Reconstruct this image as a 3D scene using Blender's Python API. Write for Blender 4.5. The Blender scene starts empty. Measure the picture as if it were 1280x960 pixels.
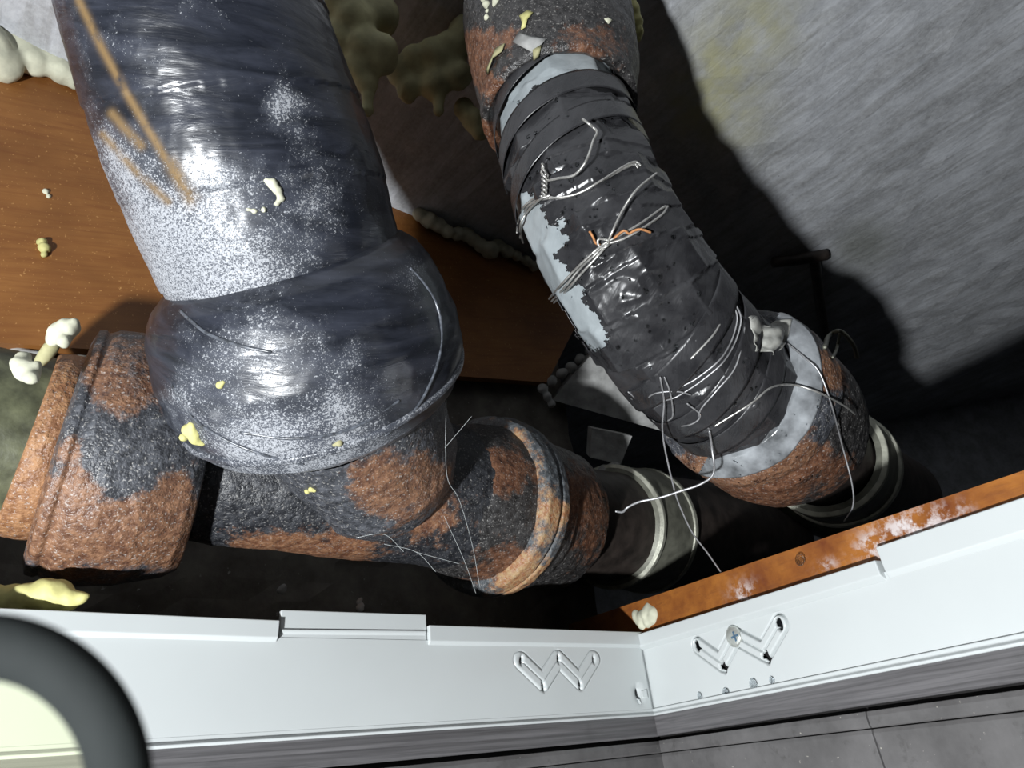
import bpy, bmesh, math, random
import numpy as np
from mathutils import Vector, Matrix
from mathutils.bvhtree import BVHTree

random.seed(7); rng = np.random.default_rng(7)
scn = bpy.context.scene
COL = scn.collection
R = math.radians

# ------------------------------------------------------------------ camera
F = 800.0                                   # focal length for a 1280 x 960 frame
CAM = Vector((0.0, 0.0, 2.0))
MR = Matrix.Rotation(R(90 + 31), 3, 'X') @ Matrix.Rotation(R(-6.5), 3, 'Z')
cd = bpy.data.cameras.new('camera'); co = bpy.data.objects.new('camera', cd); COL.objects.link(co)
cd.sensor_width = 36; cd.lens = 36 * F / 1280; cd.clip_start = 0.01; cd.clip_end = 50
co.matrix_world = Matrix.Translation(CAM) @ MR.to_4x4()
cd.dof.use_dof = True; cd.dof.focus_distance = 0.52; cd.dof.aperture_fstop = 22
scn.camera = co

# ------------------------------------------------------------------ world, lights, exposure
w = bpy.data.worlds.new('world'); scn.world = w; w.use_nodes = True
w.node_tree.nodes['Background'].inputs[0].default_value = (0.75, 0.85, 1.0, 1)
w.node_tree.nodes['Background'].inputs[1].default_value = 0.003

def from_cam(x, y, z):                      # metres right, up, forward of the camera
    return CAM + MR @ Vector((x, y, -z))
def lamp(name, loc, energy, radius, color=(1, 1, 1)):
    d = bpy.data.lights.new(name, 'POINT'); d.energy = energy; d.shadow_soft_size = radius; d.color = color
    o = bpy.data.objects.new(name, d); o.location = loc; COL.objects.link(o); return o
lamp('work_lamp_light', from_cam(-0.42, -0.19, -0.55), 92, 0.026, (0.95, 0.98, 1.0))
lamp('camera_fill_light', from_cam(-0.02, 0.03, -0.02), 0.06, 0.006, (1.0, 0.97, 0.93))  # weak fill added beside the camera to lift the dark wall
scn.view_settings.view_transform = 'Standard'; scn.view_settings.look = 'None'
scn.view_settings.exposure = 0.0; scn.view_settings.gamma = 1.0
scn.view_settings.use_curve_mapping = False

# ------------------------------------------------------------------ geometry helpers
def P(px, py, d):                           # place at a viewing direction and a real distance
    return from_cam((px - 640) / F * d, (480 - py) / F * d, d)
def pix(v):
    c = MR.transposed() @ (Vector(v) - CAM)
    return 640 + F * c.x / -c.z, 480 - F * c.y / -c.z
def pix_np(V):
    M = np.array(MR.transposed()); c = (V - np.array(CAM)) @ M.T
    return 640 + F * c[:, 0] / -c[:, 2], 480 - F * c[:, 1] / -c[:, 2]
def ray(px, py): return (P(px, py, 1.0) - CAM)
def on_z(px, py, z):
    d = ray(px, py); return CAM + d * ((z - CAM.z) / d.z)

def _hash(ix, iy, iz, seed):
    n = (ix * 374761393 + iy * 668265263 + iz * 2147483647 + seed * 1274126177) & 0xffffffff
    n = ((n ^ (n >> 13)) * 1274126177) & 0xffffffff
    n = (n ^ (n >> 16)) & 0xffffffff
    return n / 4294967295.0
def vnoise(V, scale, seed=0):
    q = V * scale; i = np.floor(q).astype(np.int64); f = q - i; f = f * f * (3 - 2 * f)
    out = 0
    for dx in (0, 1):
        for dy in (0, 1):
            for dz in (0, 1):
                wgt = (f[:, 0] if dx else 1 - f[:, 0]) * (f[:, 1] if dy else 1 - f[:, 1]) * (f[:, 2] if dz else 1 - f[:, 2])
                out = out + wgt * _hash(i[:, 0] + dx, i[:, 1] + dy, i[:, 2] + dz, seed)
    return out * 2 - 1
def fbm(V, scale, octv=4, seed=0):
    a, o, t = 1.0, 0, 0
    for k in range(octv):
        o = o + a * vnoise(V, scale * 2 ** k, seed + k); t += a; a *= 0.5
    return o / t

ALL = []
def tag(o, label=None, cat=None, group=None, kind=None):
    if label: o['label'] = label
    if cat: o['category'] = cat
    if group: o['group'] = group
    if kind: o['kind'] = kind
    return o
def thing(name, loc, label, cat, group=None, kind=None):
    o = bpy.data.objects.new(name, None); o.empty_display_size = 0.02; o.location = loc; COL.objects.link(o)
    return tag(o, label, cat, group, kind)
def wloc(o):
    v = Vector(o.location)
    while o.parent: o = o.parent; v += Vector(o.location)
    return v
def mk(name, V, faces, mat, parent=None, smooth=True, uv=None, attrs=None):
    V = np.asarray(V, dtype=float)
    org = V.mean(axis=0) if parent is None else np.array(wloc(parent))
    me = bpy.data.meshes.new(name)
    me.from_pydata((V - org).tolist(), [], [list(map(int, f)) for f in faces] if not isinstance(faces, np.ndarray) else faces.tolist())
    if attrs:
        for k, a in attrs.items():
            at = me.attributes.new(k, 'FLOAT', 'POINT'); at.data.foreach_set('value', np.asarray(a, dtype=np.float32))
    if uv is not None:
        ul = me.uv_layers.new(name='UVMap'); li = np.zeros(len(me.loops), dtype=np.int32)
        me.loops.foreach_get('vertex_index', li)
        ul.data.foreach_set('uv', np.asarray(uv)[li].astype(np.float32).ravel())
    if smooth: me.polygons.foreach_set('use_smooth', [True] * len(me.polygons))
    me.materials.append(mat); me.update()
    o = bpy.data.objects.new(name, me)
    if parent is None: o.location = org
    else: o.parent = parent
    COL.objects.link(o)
    return o

def catmull(Pn, t):
    n = len(Pn); i = np.clip(np.floor(t).astype(int), 0, n - 2); f = (t - i)[:, None]
    ext = np.vstack([2 * Pn[0] - Pn[1], Pn, 2 * Pn[-1] - Pn[-2]])
    p0, p1, p2, p3 = ext[i], ext[i + 1], ext[i + 2], ext[i + 3]
    return 0.5 * ((2 * p1) + (-p0 + p2) * f + (2 * p0 - 5 * p1 + 4 * p2 - p3) * f ** 2 + (-p0 + 3 * p1 - 3 * p2 + p3) * f ** 3)

class Axis:
    """A pipe axis through points given as (px, py, depth)."""
    def __init__(s, st, world=False):
        s.P = np.array([list(p) if world else list(P(*p)) for p in st]); s.n = len(st)
        s.T = np.linspace(0, s.n - 1, 40 * (s.n - 1) + 1); s.C = catmull(s.P, s.T)
        s.L = np.concatenate([[0], np.cumsum(np.linalg.norm(np.diff(s.C, axis=0), axis=1))])
        tan = np.gradient(s.C, axis=0); tan /= np.linalg.norm(tan, axis=1)[:, None]; s.tan = tan
        # parallel transport; reference points to the camera
        nrm = np.array(CAM) - s.C[0]; nrm -= tan[0] * nrm.dot(tan[0]); nrm /= np.linalg.norm(nrm)
        N = [nrm]
        for k in range(1, len(s.C)):
            v = N[-1] - tan[k] * N[-1].dot(tan[k]); N.append(v / np.linalg.norm(v))
        s.N = np.array(N); s.B = np.cross(s.tan, s.N)
    def at(s, t):
        f = lambda A: np.stack([np.interp(t, s.T, A[:, k]) for k in range(3)], axis=1)
        return f(s.C), f(s.N), f(s.B), np.interp(t, s.T, s.L)
    def depth(s, t):
        c = s.at(np.array([t]))[0][0]; return -(MR.transposed() @ (Vector(c) - CAM)).z

def sweep(name, ax, prof, mat, parent=None, m=96, step=0.002, disp=None, closed=False, cap=False, mask=None,
          attrs=None, pxr=True, thick=False, smooth=True):
    """Revolve/sweep a profile [(t, r)] along an axis. r in pixels (pxr) at that place's distance, or metres."""
    kt = np.array([p[0] for p in prof], float); kr = np.array([p[1] for p in prof], float)
    if pxr: kr = np.array([r / F * ax.depth(t) for t, r in zip(kt, kr)])
    ts, rs = [], []
    for a in range(len(kt) - 1):
        la, lb = np.interp([kt[a], kt[a + 1]], ax.T, ax.L)
        n = max(1, int(math.ceil(math.hypot(lb - la, kr[a + 1] - kr[a]) / step)))
        for k in range(n):
            ts.append(kt[a] + (kt[a + 1] - kt[a]) * k / n); rs.append(kr[a] + (kr[a + 1] - kr[a]) * k / n)
    ts.append(kt[-1]); rs.append(kr[-1]); ts = np.array(ts); rs = np.array(rs)
    if closed: ts = ts[:-1]; rs = rs[:-1]
    C, N, B, L = ax.at(ts); n = len(ts)
    th = np.linspace(0, 2 * math.pi, m, endpoint=False) + math.pi
    D = N[:, None, :] * np.cos(th)[None, :, None] + B[:, None, :] * np.sin(th)[None, :, None]
    base = C[:, None, :] + D * rs[:, None, None]
    V = base.reshape(-1, 3); Df = D.reshape(-1, 3)
    TH = np.tile(th, n); S = np.repeat(L, m); RR = np.repeat(rs, m)
    if disp is not None: V = V + Df * disp(V, TH, S, RR)[:, None]
    j = np.arange(n if closed else n - 1)[:, None]; i = np.arange(m)[None, :]
    a = (j % n) * m + i; b = (j % n) * m + (i + 1) % m; c = ((j + 1) % n) * m + (i + 1) % m; d = ((j + 1) % n) * m + i
    faces = np.stack([a, b, c, d], axis=2).reshape(-1, 4)
    if mask is not None:
        fc = V[faces].mean(axis=1); keep = mask(fc, TH[faces[:, 0]], S[faces[:, 0]]); faces = faces[keep]
    uvx = (TH / (2 * math.pi)) * 2 * math.pi * float(np.mean(rs)); uv = np.stack([uvx, S], axis=1)
    fl = faces.tolist()
    if cap:
        k = len(V); V = np.vstack([V, C[0], C[-1]]); uv = np.vstack([uv, [0, 0], [0, 0]])
        fl += [[k, (x + 1) % m, x] for x in range(m)] + [[k + 1, (n - 1) * m + x, (n - 1) * m + (x + 1) % m] for x in range(m)]
    at = {k2: f(V) for k2, f in attrs.items()} if attrs else None
    o = mk(name, V, fl, mat, parent, smooth, uv, at)
    if thick:
        md = o.modifiers.new('thickness', 'SOLIDIFY'); md.thickness = thick; md.offset = -1
    return o

def wire(name, pts, r, mat, parent=None, m=7, step=0.002, world=False, taper=False):
    ax = Axis(pts, world); n = ax.n - 1
    return sweep(name, ax, [(0, r * .6), (0.04, r), (n - .04, r), (n, r * .5)], mat, parent, m=m, step=step, pxr=False, cap=True)

def slab(name, corners, thick, nrm, mat, parent=None, sub=1, noise=0.0, uvs=None):
    """Four-cornered board with real thickness; nrm = outward face side."""
    a, b, c, d = [np.array(x) for x in corners]; n = np.array(nrm); V = []; n1 = sub + 1
    for off in (0, -thick):
        for j in range(n1):
            for i in range(n1):
                u, v = i / sub, j / sub
                p = (a * (1 - u) + b * u) * (1 - v) + (d * (1 - u) + c * u) * v + n * off
                V.append(p)
    V = np.array(V); N = n1 * n1
    if noise: V[:N] += n * (fbm(V[:N], 30, 3, 5) * noise)[:, None]
    Fc = []
    for j in range(sub):
        for i in range(sub):
            k = j * n1 + i
            Fc.append([k, k + 1, k + n1 + 1, k + n1]); Fc.append([N + k, N + k + n1, N + k + n1 + 1, N + k + 1])
    for k in range(sub):
        Fc += [[k + 1, k, N + k, N + k + 1], [sub * n1 + k, sub * n1 + k + 1, N + sub * n1 + k + 1, N + sub * n1 + k],
               [k * n1, (k + 1) * n1, N + (k + 1) * n1, N + k * n1], [(k + 1) * n1 + sub, k * n1 + sub, N + k * n1 + sub, N + (k + 1) * n1 + sub]]
    o = mk(name, V, Fc, mat, parent, smooth=False)
    return o

def lumps(name, balls, mat, parent=None, voxel=0.0025, rough=0.3, sub=3):
    """Foam or cement lump: overlapping noisy balls fused by a voxel remesh. balls = [(world point, r)]"""
    V, Fc = [], []
    for c, r in balls:
        bm = bmesh.new(); bmesh.ops.create_icosphere(bm, subdivisions=sub, radius=1)
        k = len(V); q = np.array([v.co[:] for v in bm.verts])
        wpt = q * r + np.array(c); wpt += q * (r * rough * fbm(wpt, 0.9 / r, 3, 3))[:, None]
        V += wpt.tolist(); Fc += [[x.index + k for x in f.verts] for f in bm.faces]; bm.free()
    o = mk(name, V, Fc, mat, parent)
    md = o.modifiers.new('fuse', 'REMESH'); md.mode = 'VOXEL'; md.voxel_size = voxel; md.use_smooth_shade = True
    sm = o.modifiers.new('soften', 'SMOOTH'); sm.iterations = 2
    return o

def bvh(objs):
    V, Fc = [], []
    for o in objs:
        off = wloc(o); k = len(V)
        V += [v.co + off for v in o.data.vertices]; Fc += [[x + k for x in p.vertices] for p in o.data.polygons]
    return BVHTree.FromPolygons(V, Fc)
def hit(tree, px, py, off=0.0, dflt=0.6):
    d = ray(px, py).normalized(); r = tree.ray_cast(CAM, d)
    if r[0] is None: return P(px, py, dflt) - d * off, -d
    n = r[1] if r[1].dot(d) < 0 else -r[1]
    return r[0] + n * off, n

# ------------------------------------------------------------------ material helpers
def seg_dist(Sx, Ty, poly):
    o = np.full(Sx.shape, 1e9)
    for (ax_, ay), (bx, by) in zip(poly[:-1], poly[1:]):
        dx, dy = bx - ax_, by - ay; u = np.clip(((Sx - ax_) * dx + (Ty - ay) * dy) / (dx * dx + dy * dy), 0, 1)
        o = np.minimum(o, np.hypot(Sx - ax_ - u * dx, Ty - ay - u * dy))
    return o

class M:
    def __init__(s, name, rough=0.5, spec=0.5, metal=0.0):
        s.m = bpy.data.materials.new(name); s.m.use_nodes = True; s.t = s.m.node_tree
        s.b = s.t.nodes['Principled BSDF']; s.set('Roughness', rough); s.set('Metallic', metal); s.set('Specular IOR Level', spec)
        s.tc = s.t.nodes.new('ShaderNodeTexCoord')
    def set(s, k, v):
        if hasattr(v, 'is_output') or isinstance(v, bpy.types.NodeSocket): s.t.links.new(v, s.b.inputs[k])
        else: s.b.inputs[k].default_value = v
    def nd(s, typ, **kw):
        n = s.t.nodes.new(typ)
        for k, v in kw.items(): setattr(n, k, v)
        return n
    def inp(s, n, k, v):
        if isinstance(v, bpy.types.NodeSocket): s.t.links.new(v, n.inputs[k])
        else: n.inputs[k].default_value = v
    def coord(s, kind='Object', scale=(1, 1, 1), rot=(0, 0, 0)):
        m0 = s.nd('ShaderNodeMapping'); s.t.links.new(s.tc.outputs[kind], m0.inputs[0]); m0.inputs['Rotation'].default_value = rot
        mp = s.nd('ShaderNodeMapping'); s.t.links.new(m0.outputs[0], mp.inputs[0]); mp.inputs['Scale'].default_value = scale
        return mp.outputs[0]
    def noise(s, scale, detail=4, rough=0.55, co=None, dist=0.0):
        n = s.nd('ShaderNodeTexNoise'); s.inp(n, 'Vector', co or s.tc.outputs['Object'])
        n.inputs['Scale'].default_value = scale; n.inputs['Detail'].default_value = detail
        n.inputs['Roughness'].default_value = rough; n.inputs['Distortion'].default_value = dist
        return n.outputs[0]
    def voro(s, scale, co=None, feature='F1', out=0):
        n = s.nd('ShaderNodeTexVoronoi', feature=feature); s.inp(n, 'Vector', co or s.tc.outputs['Object'])
        n.inputs['Scale'].default_value = scale; return n.outputs[out]
    def ramp(s, x, a, b, lo=0.0, hi=1.0):
        n = s.nd('ShaderNodeMapRange'); s.inp(n, 0, x); n.inputs[1].default_value = a; n.inputs[2].default_value = b
        n.inputs[3].default_value = lo; n.inputs[4].default_value = hi; return n.outputs[0]
    def math(s, op, a, b=0.0):
        n = s.nd('ShaderNodeMath', operation=op); s.inp(n, 0, a); s.inp(n, 1, b); return n.outputs[0]
    def mix(s, f, a, b):
        n = s.nd('ShaderNodeMix', data_type='RGBA'); s.inp(n, 0, f)
        for k, v in ((6, a), (7, b)):
            if isinstance(v, tuple) and len(v) == 3: v = (*v, 1)
            s.inp(n, k, v)
        return n.outputs[2]
    def attr(s, name):
        n = s.nd('ShaderNodeAttribute', attribute_name=name); return n.outputs['Fac']
    def bump(s, h, strength=0.5, dist=0.001, prev=None):
        n = s.nd('ShaderNodeBump'); n.inputs['Strength'].default_value = strength; n.inputs['Distance'].default_value = dist
        s.inp(n, 'Height', h)
        if prev is not None: s.t.links.new(prev, n.inputs['Normal'])
        return n.outputs[0]

def m_plain(name, col, rough=0.5, spec=0.5, metal=0.0, var=0.12, nscale=60, bump=0.2, bscale=400):
    a = M(name, rough, spec, metal); n = a.noise(nscale)
    dk = tuple(c * (1 - var * 2) for c in col); lt = tuple(min(1, c * (1 + var)) for c in col)
    a.set('Base Color', a.mix(a.ramp(n, .3, .7), dk, lt))
    if bump: a.set('Normal', a.bump(a.noise(bscale, 3), bump, 0.0006))
    return a.m

# concrete slab: trowel streaks, stains, pores
a = M('streaked_concrete', 0.85, 0.2)
_p, _q = [CAM + (P(x, y, 1.0) - CAM) * (.75 / (P(x, y, 1.0).z - CAM.z)) for x, y in ((1000, 260), (1200, 130))]
sc = a.coord('Object', (9, 60, 30), (0, 0, -math.atan2(_q.y - _p.y, _q.x - _p.x)))
st = a.noise(1.0, 6, 0.6, sc, 0.6); bl = a.noise(9, 8, 0.7); fine = a.noise(160, 4, 0.7)
c = a.mix(a.ramp(bl, .3, .7), (.27, .275, .29), (.58, .60, .64))
c = a.mix(a.ramp(st, .42, .62, 0, .55), c, (.22, .215, .21))
c = a.mix(a.ramp(fine, .35, .75, 0, .45), c, (.66, .68, .70))
c = a.mix(a.math('MULTIPLY', a.attr('stain'), a.ramp(a.noise(30, 5), .3, .6, .2, 1)), c, (.42, .41, .27))
pit = a.ramp(a.voro(55), 0.03, 0.06, 1, 0); pit = a.math('MULTIPLY', pit, a.ramp(a.noise(25, 2), .62, .66))
c = a.mix(pit, c, (.06, .06, .06)); a.set('Base Color', c)
a.set('Normal', a.bump(st, .5, .003, a.bump(fine, .5, .0012))); M_CONC = a.m
# dark raw wall
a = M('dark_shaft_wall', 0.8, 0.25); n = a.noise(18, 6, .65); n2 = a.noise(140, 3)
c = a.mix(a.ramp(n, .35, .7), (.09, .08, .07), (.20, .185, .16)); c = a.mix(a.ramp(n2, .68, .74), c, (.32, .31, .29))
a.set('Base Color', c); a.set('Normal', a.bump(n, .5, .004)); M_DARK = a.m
# plywood
a = M('orange_plywood', 0.5, 0.35); g = a.noise(1, 5, .6, a.coord('Object', (14, 14, 160), (R(10), R(25), R(30))), .5)
bl = a.noise(9, 4); sp = a.noise(330, 2, .6)
c = a.mix(a.ramp(bl, .3, .7), (.17, .064, .015), (.31, .13, .034)); c = a.mix(a.ramp(g, .45, .68, 0, .5), c, (.16, .05, .012))
c = a.mix(a.ramp(sp, .66, .72, 0, .6), c, (.6, .33, .12)); a.set('Base Color', c)
a.set('Normal', a.bump(g, .3, .0008)); M_PLY = a.m
a = M('wet_red_plywood', 0.28, 0.5); bl = a.noise(22, 5, .6); g = a.noise(1, 5, .6, a.coord('Object', (60, 60, 300)), .5)
c = a.mix(a.ramp(bl, .35, .68), (.15, .042, .015), (.38, .145, .03)); c = a.mix(a.ramp(g, .5, .72, 0, .5), c, (.15, .05, .02))
c = a.mix(a.math('MULTIPLY', a.attr('chalk'), a.ramp(a.noise(120, 5, .7), .45, .6)), c, (.62, .56, .55))
a.set('Base Color', c); a.set('Normal', a.bump(g, .25, .0008)); M_PLY2 = a.m

# rusty cast iron: attribute 'rust' says where the tar coat is gone
def m_rust(name, tar, r1, r2, base, wet=0.4, grain=1.0):
    a = M(name, wet, 0.5); big = a.noise(60, 8, .75); f = a.noise(170, 4, .65); g = a.voro(520); s2 = a.noise(560, 2, .6)
    k = a.math('ADD', a.math('MULTIPLY', a.attr('rust'), base), a.ramp(big, .25, .75, -.6, .6))
    k = a.ramp(k, .32, .66); rc = a.mix(a.ramp(f, .38, .64), r1, r2); tc = a.mix(a.ramp(f, .4, .7), tar, tuple(x * 2.6 + .012 for x in tar))
    c = a.mix(k, tc, rc); c = a.mix(a.ramp(s2, .60, .68, 0, .5 * grain), c, (.55, .53, .50)); a.set('Base Color', c)
    a.set('Roughness', a.ramp(f, .3, .7, wet - .12, wet + .2))
    a.set('Normal', a.bump(g, .3 * grain, .0012, a.bump(f, .6, .003))); return a.m
M_RUST = m_rust('rusty_cast_iron', (.034, .036, .042), (.11, .052, .032), (.25, .13, .072), 1.0)
M_RUST_K = m_rust('tarry_black_iron', (.013, .014, .017), (.12, .05, .028), (.27, .14, .075), 1.0, .4, .6)
M_RUST_D = m_rust('dark_rusty_iron', (.018, .017, .017), (.085, .036, .021), (.20, .095, .052), 1.0, .38, .7)
M_BAND = m_rust('tan_rust_band', (.10, .06, .03), (.19, .085, .04), (.36, .19, .09), 1.4, .5, 1.0)
M_HUB = m_rust('ochre_rust_hub', (.045, .05, .055), (.30, .13, .06), (.40, .27, .14), 1.0, .45, .6)

# dewy black film of the wide pipe; 'dew' attribute = droplet density, their glints painted in as pale colour
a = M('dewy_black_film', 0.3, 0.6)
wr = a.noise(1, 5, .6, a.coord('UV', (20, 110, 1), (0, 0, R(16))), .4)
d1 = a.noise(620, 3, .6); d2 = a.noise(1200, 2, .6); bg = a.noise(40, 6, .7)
dens = a.math('ADD', a.attr('dew_glint'), a.ramp(bg, .3, .7, -.38, .38))
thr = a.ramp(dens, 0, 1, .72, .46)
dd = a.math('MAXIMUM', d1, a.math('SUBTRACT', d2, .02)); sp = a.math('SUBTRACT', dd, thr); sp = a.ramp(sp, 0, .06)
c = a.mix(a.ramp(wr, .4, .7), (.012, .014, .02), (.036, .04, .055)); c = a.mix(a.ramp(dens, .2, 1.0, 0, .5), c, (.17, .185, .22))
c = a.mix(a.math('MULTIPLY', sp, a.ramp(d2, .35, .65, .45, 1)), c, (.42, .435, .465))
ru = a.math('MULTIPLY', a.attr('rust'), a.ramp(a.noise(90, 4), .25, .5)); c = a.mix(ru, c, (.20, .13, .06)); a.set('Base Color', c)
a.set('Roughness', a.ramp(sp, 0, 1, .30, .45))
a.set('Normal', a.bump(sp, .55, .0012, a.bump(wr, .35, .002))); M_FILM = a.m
# tapes
def m_tape(name, c0, c1, rough, wrk):
    a = M(name, rough, 0.55); w_ = a.noise(1, 4, .6, a.coord('UV', (30, 160, 1), (0, 0, R(-22))), .5); n = a.noise(45, 4)
    a.set('Base Color', a.mix(a.ramp(n, .35, .7), c0, c1)); a.set('Roughness', a.ramp(n, .3, .7, rough - .07, rough + .12))
    a.set('Normal', a.bump(w_, wrk, .002, a.bump(a.noise(60, 3), .3, .002))); return a.m
M_FOLD = m_plain('film_fold_edge', (.10, .11, .13), .3, .6, var=.4, nscale=300)
M_TAPE = m_tape('black_pvc_tape', (.018, .018, .020), (.040, .040, .043), .27, .35)
M_GREY = m_tape('grey_pvc_tape', (.26, .29, .305), (.34, .375, .39), .30, .2)
M_WHITE = m_plain('white_moulded_plastic', (.55, .58, .58), .22, .5, var=.015, nscale=12, bump=.03, bscale=90)
M_FOAM = m_plain('cream_foam', (.58, .58, .45), .65, .3, var=.12, nscale=60, bump=.5, bscale=140)
M_FOAMY = m_plain('yellow_foam', (.56, .53, .22), .6, .3, var=.15, nscale=70, bump=.6, bscale=160)
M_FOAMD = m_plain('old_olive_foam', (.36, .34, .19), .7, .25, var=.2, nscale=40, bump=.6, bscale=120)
M_CEM = m_plain('grey_cement', (.36, .36, .35), .85, .2, var=.2, nscale=50, bump=.6, bscale=150)
M_WIRE = m_plain('galvanised_wire', (.62, .61, .58), .33, .5, .75, var=.15, nscale=300, bump=.2)
M_WIRED = m_plain('thin_dull_wire', (.42, .42, .43), .4, .5, .6, var=.15, nscale=300, bump=.1)
M_WRUST = m_plain('rusted_wire_tip', (.48, .22, .09), .6, .3, .2, var=.2, nscale=500)
M_CLAMP = m_plain('olive_grey_clamp', (.20, .20, .16), .45, .5, .2, var=.2, nscale=70, bump=.3)
M_CLAMPL = m_plain('pale_clamp_bead', (.46, .46, .38), .4, .5, .3, var=.2, nscale=90, bump=.3)
M_BPIPE = m_plain('black_brown_pipe', (.045, .035, .03), .5, .4, 0, var=.3, nscale=50, bump=.5, bscale=220)
M_OLIVE = m_plain('olive_grimy_pipe', (.10, .105, .06), .5, .4, 0, var=.35, nscale=60, bump=.5, bscale=220)
M_MOULD = None
a = M('grey_brushed_moulding', 0.42, 0.45); n = a.noise(1, 5, .6, a.coord('Object', (8, 8, 420)), .2); n2 = a.noise(30, 4)
c = a.mix(a.ramp(n, .35, .65), (.08, .077, .08), (.155, .15, .155)); c = a.mix(a.ramp(n2, .6, .75, 0, .4), c, (.06, .06, .06))
a.set('Base Color', c); a.set('Normal', a.bump(n, .3, .0006)); M_MOULD = a.m
a = M('grey_wall_tile', 0.35, 0.5); n = a.noise(22, 6, .65); n2 = a.noise(70, 5, .7); n3 = a.noise(300, 2)
c = a.mix(a.ramp(n, .3, .7), (.085, .082, .082), (.155, .15, .15)); c = a.mix(a.ramp(n2, .58, .72, 0, .6), c, (.055, .052, .05))
c = a.mix(a.ramp(n3, .72, .76, 0, .6), c, (.5, .48, .42)); a.set('Base Color', c); a.set('Normal', a.bump(n2, .15, .001)); M_TILE = a.m
M_GROUT = m_plain('black_grout_gap', (.015, .014, .014), .8, .2, bump=.3)
M_RUBBER = m_plain('black_rubber_rim', (.014, .017, .017), .75, .15, var=.15, bump=.15)
M_SEAL = m_plain('wet_grey_sealant', (.27, .285, .30), .18, .6, var=.38, nscale=45, bump=.6, bscale=120)
M_STEEL = m_plain('zinc_screw', (.62, .64, .60), .3, .5, .6, var=.1, nscale=300)
M_BLUE = m_plain('blue_screw_slot', (.14, .24, .36), .3, .5, .5)
M_WATER = M('clear_water', .03, .5); M_WATER.set('Base Color', (.9, .93, .95, 1)); M_WATER.set('Transmission Weight', 1.0); M_WATER.set('IOR', 1.33); M_WATER = M_WATER.m
a = M('cloudy_plastic_film', .3, .5); a.set('Base Color', a.mix(a.noise(60), (.38, .38, .34), (.62, .62, .58))); a.set('Alpha', a.ramp(a.noise(50, 4), .35, .6, .45, .9)); M_SHRED = a.m
a = M('tinted_lens', .15, .4); a.set('Base Color', (.92, .93, .80, 1))
tr = a.nd('ShaderNodeBsdfTransparent'); tr.inputs[0].default_value = (.92, .93, .80, 1)
mx = a.nd('ShaderNodeMixShader'); mx.inputs[0].default_value = .05; a.t.links.new(tr.outputs[0], mx.inputs[1]); a.t.links.new(a.b.outputs[0], mx.inputs[2])
a.t.links.new(mx.outputs[0], a.t.nodes['Material Output'].inputs[0]); M_LENS = a.m

def blob_attr(spots):
    """float mask: spots = [(px, py, radius_px, value)] on the thing's own surface"""
    def f(V):
        x, y = pix_np(V); o = np.zeros(len(V))
        for sx, sy, r, v in spots:
            g = np.exp(-(((x - sx) ** 2 + (y - sy) ** 2) / (r * r))); o = o + v * g
        return o
    return f

# ------------------------------------------------------------------ SETTING
HZ = CAM.z + 0.75                                           # underside of the concrete slab
def grid_board(name, corners, thick, nrm, mat, n, noise, attr=None):
    o = slab(name, corners, thick, nrm, mat, None, n, noise)
    if attr:
        k, f = attr; V = np.array([v.co[:] for v in o.data.vertices]) + np.array(o.location)
        at = o.data.attributes.new(k, 'FLOAT', 'POINT'); at.data.foreach_set('value', np.clip(f(V), 0, 1).astype(np.float32))
    return o
cs = [(-1.6, -0.9), (2.2, -0.9), (2.2, 2.6), (-1.6, 2.6)]
o = grid_board('ceiling', [(x, y, HZ) for x, y in cs], 0.12, (0, 0, -1), M_CONC, 120, 0.006,
               ('stain', blob_attr([(895, 90, 50, 1), (940, 30, 50, .8), (870, 140, 40, .9), (930, 160, 40, .5), (980, 20, 30, .4)])))
tag(o, kind='structure')

# vertical plane of the plywood and the shaft wall behind the pipes
T1 = on_z(0, 66, HZ); T2 = on_z(668, 328, HZ)
dirp = (T2 - T1); dirp.z = 0; dirp.normalize(); nP = Vector((dirp.y, -dirp.x, 0))
if nP.dot(CAM - T1) < 0: nP = -nP
def on_plane(px, py, p0, n):
    d = ray(px, py); return CAM + d * ((p0 - CAM).dot(n) / d.dot(n))
L1 = T1 - dirp * 0.5
B1 = on_plane(-60, 424, T1, nP); B2 = on_plane(684, 478, T1, nP); B3 = on_plane(760, 425, T1, nP); 
BL = B1 + (B1 - B2).normalized() * 0.3
T3 = T2 + dirp * 0.14
o = slab('plywood_sheet', [BL, B2, T3, Vector((L1.x, L1.y, HZ))], 0.012, nP, M_PLY, None, 30, 0.0006)
tag(o, 'orange brown plywood sheet standing behind the wide black pipe, edged with foam', 'plywood')
wb = T1 - nP * 0.03
a0 = wb - dirp * 0.9; a1 = wb + dirp * (T2 - T1).length * 1.06
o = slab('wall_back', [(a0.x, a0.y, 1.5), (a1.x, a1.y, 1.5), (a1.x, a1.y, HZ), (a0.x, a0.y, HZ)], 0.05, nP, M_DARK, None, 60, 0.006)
tag(o, kind='structure')
# far end wall of the shaft on the right
f1 = on_z(1120, 523, HZ); f2 = on_z(1290, 489, HZ); df = f2 - f1; df.z = 0; df.normalize(); nf = Vector((df.y, -df.x, 0))
if nf.dot(CAM - f1) < 0: nf = -nf
e0 = f1 - df * 1.6; e1 = f2 + df * 1.2
o = slab('wall_far', [(e0.x, e0.y, 1.2), (e1.x, e1.y, 1.2), (e1.x, e1.y, HZ), (e0.x, e0.y, HZ)], 0.05, nf, M_CONC, None, 20, 0.004)
tag(o, kind='structure')

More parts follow.
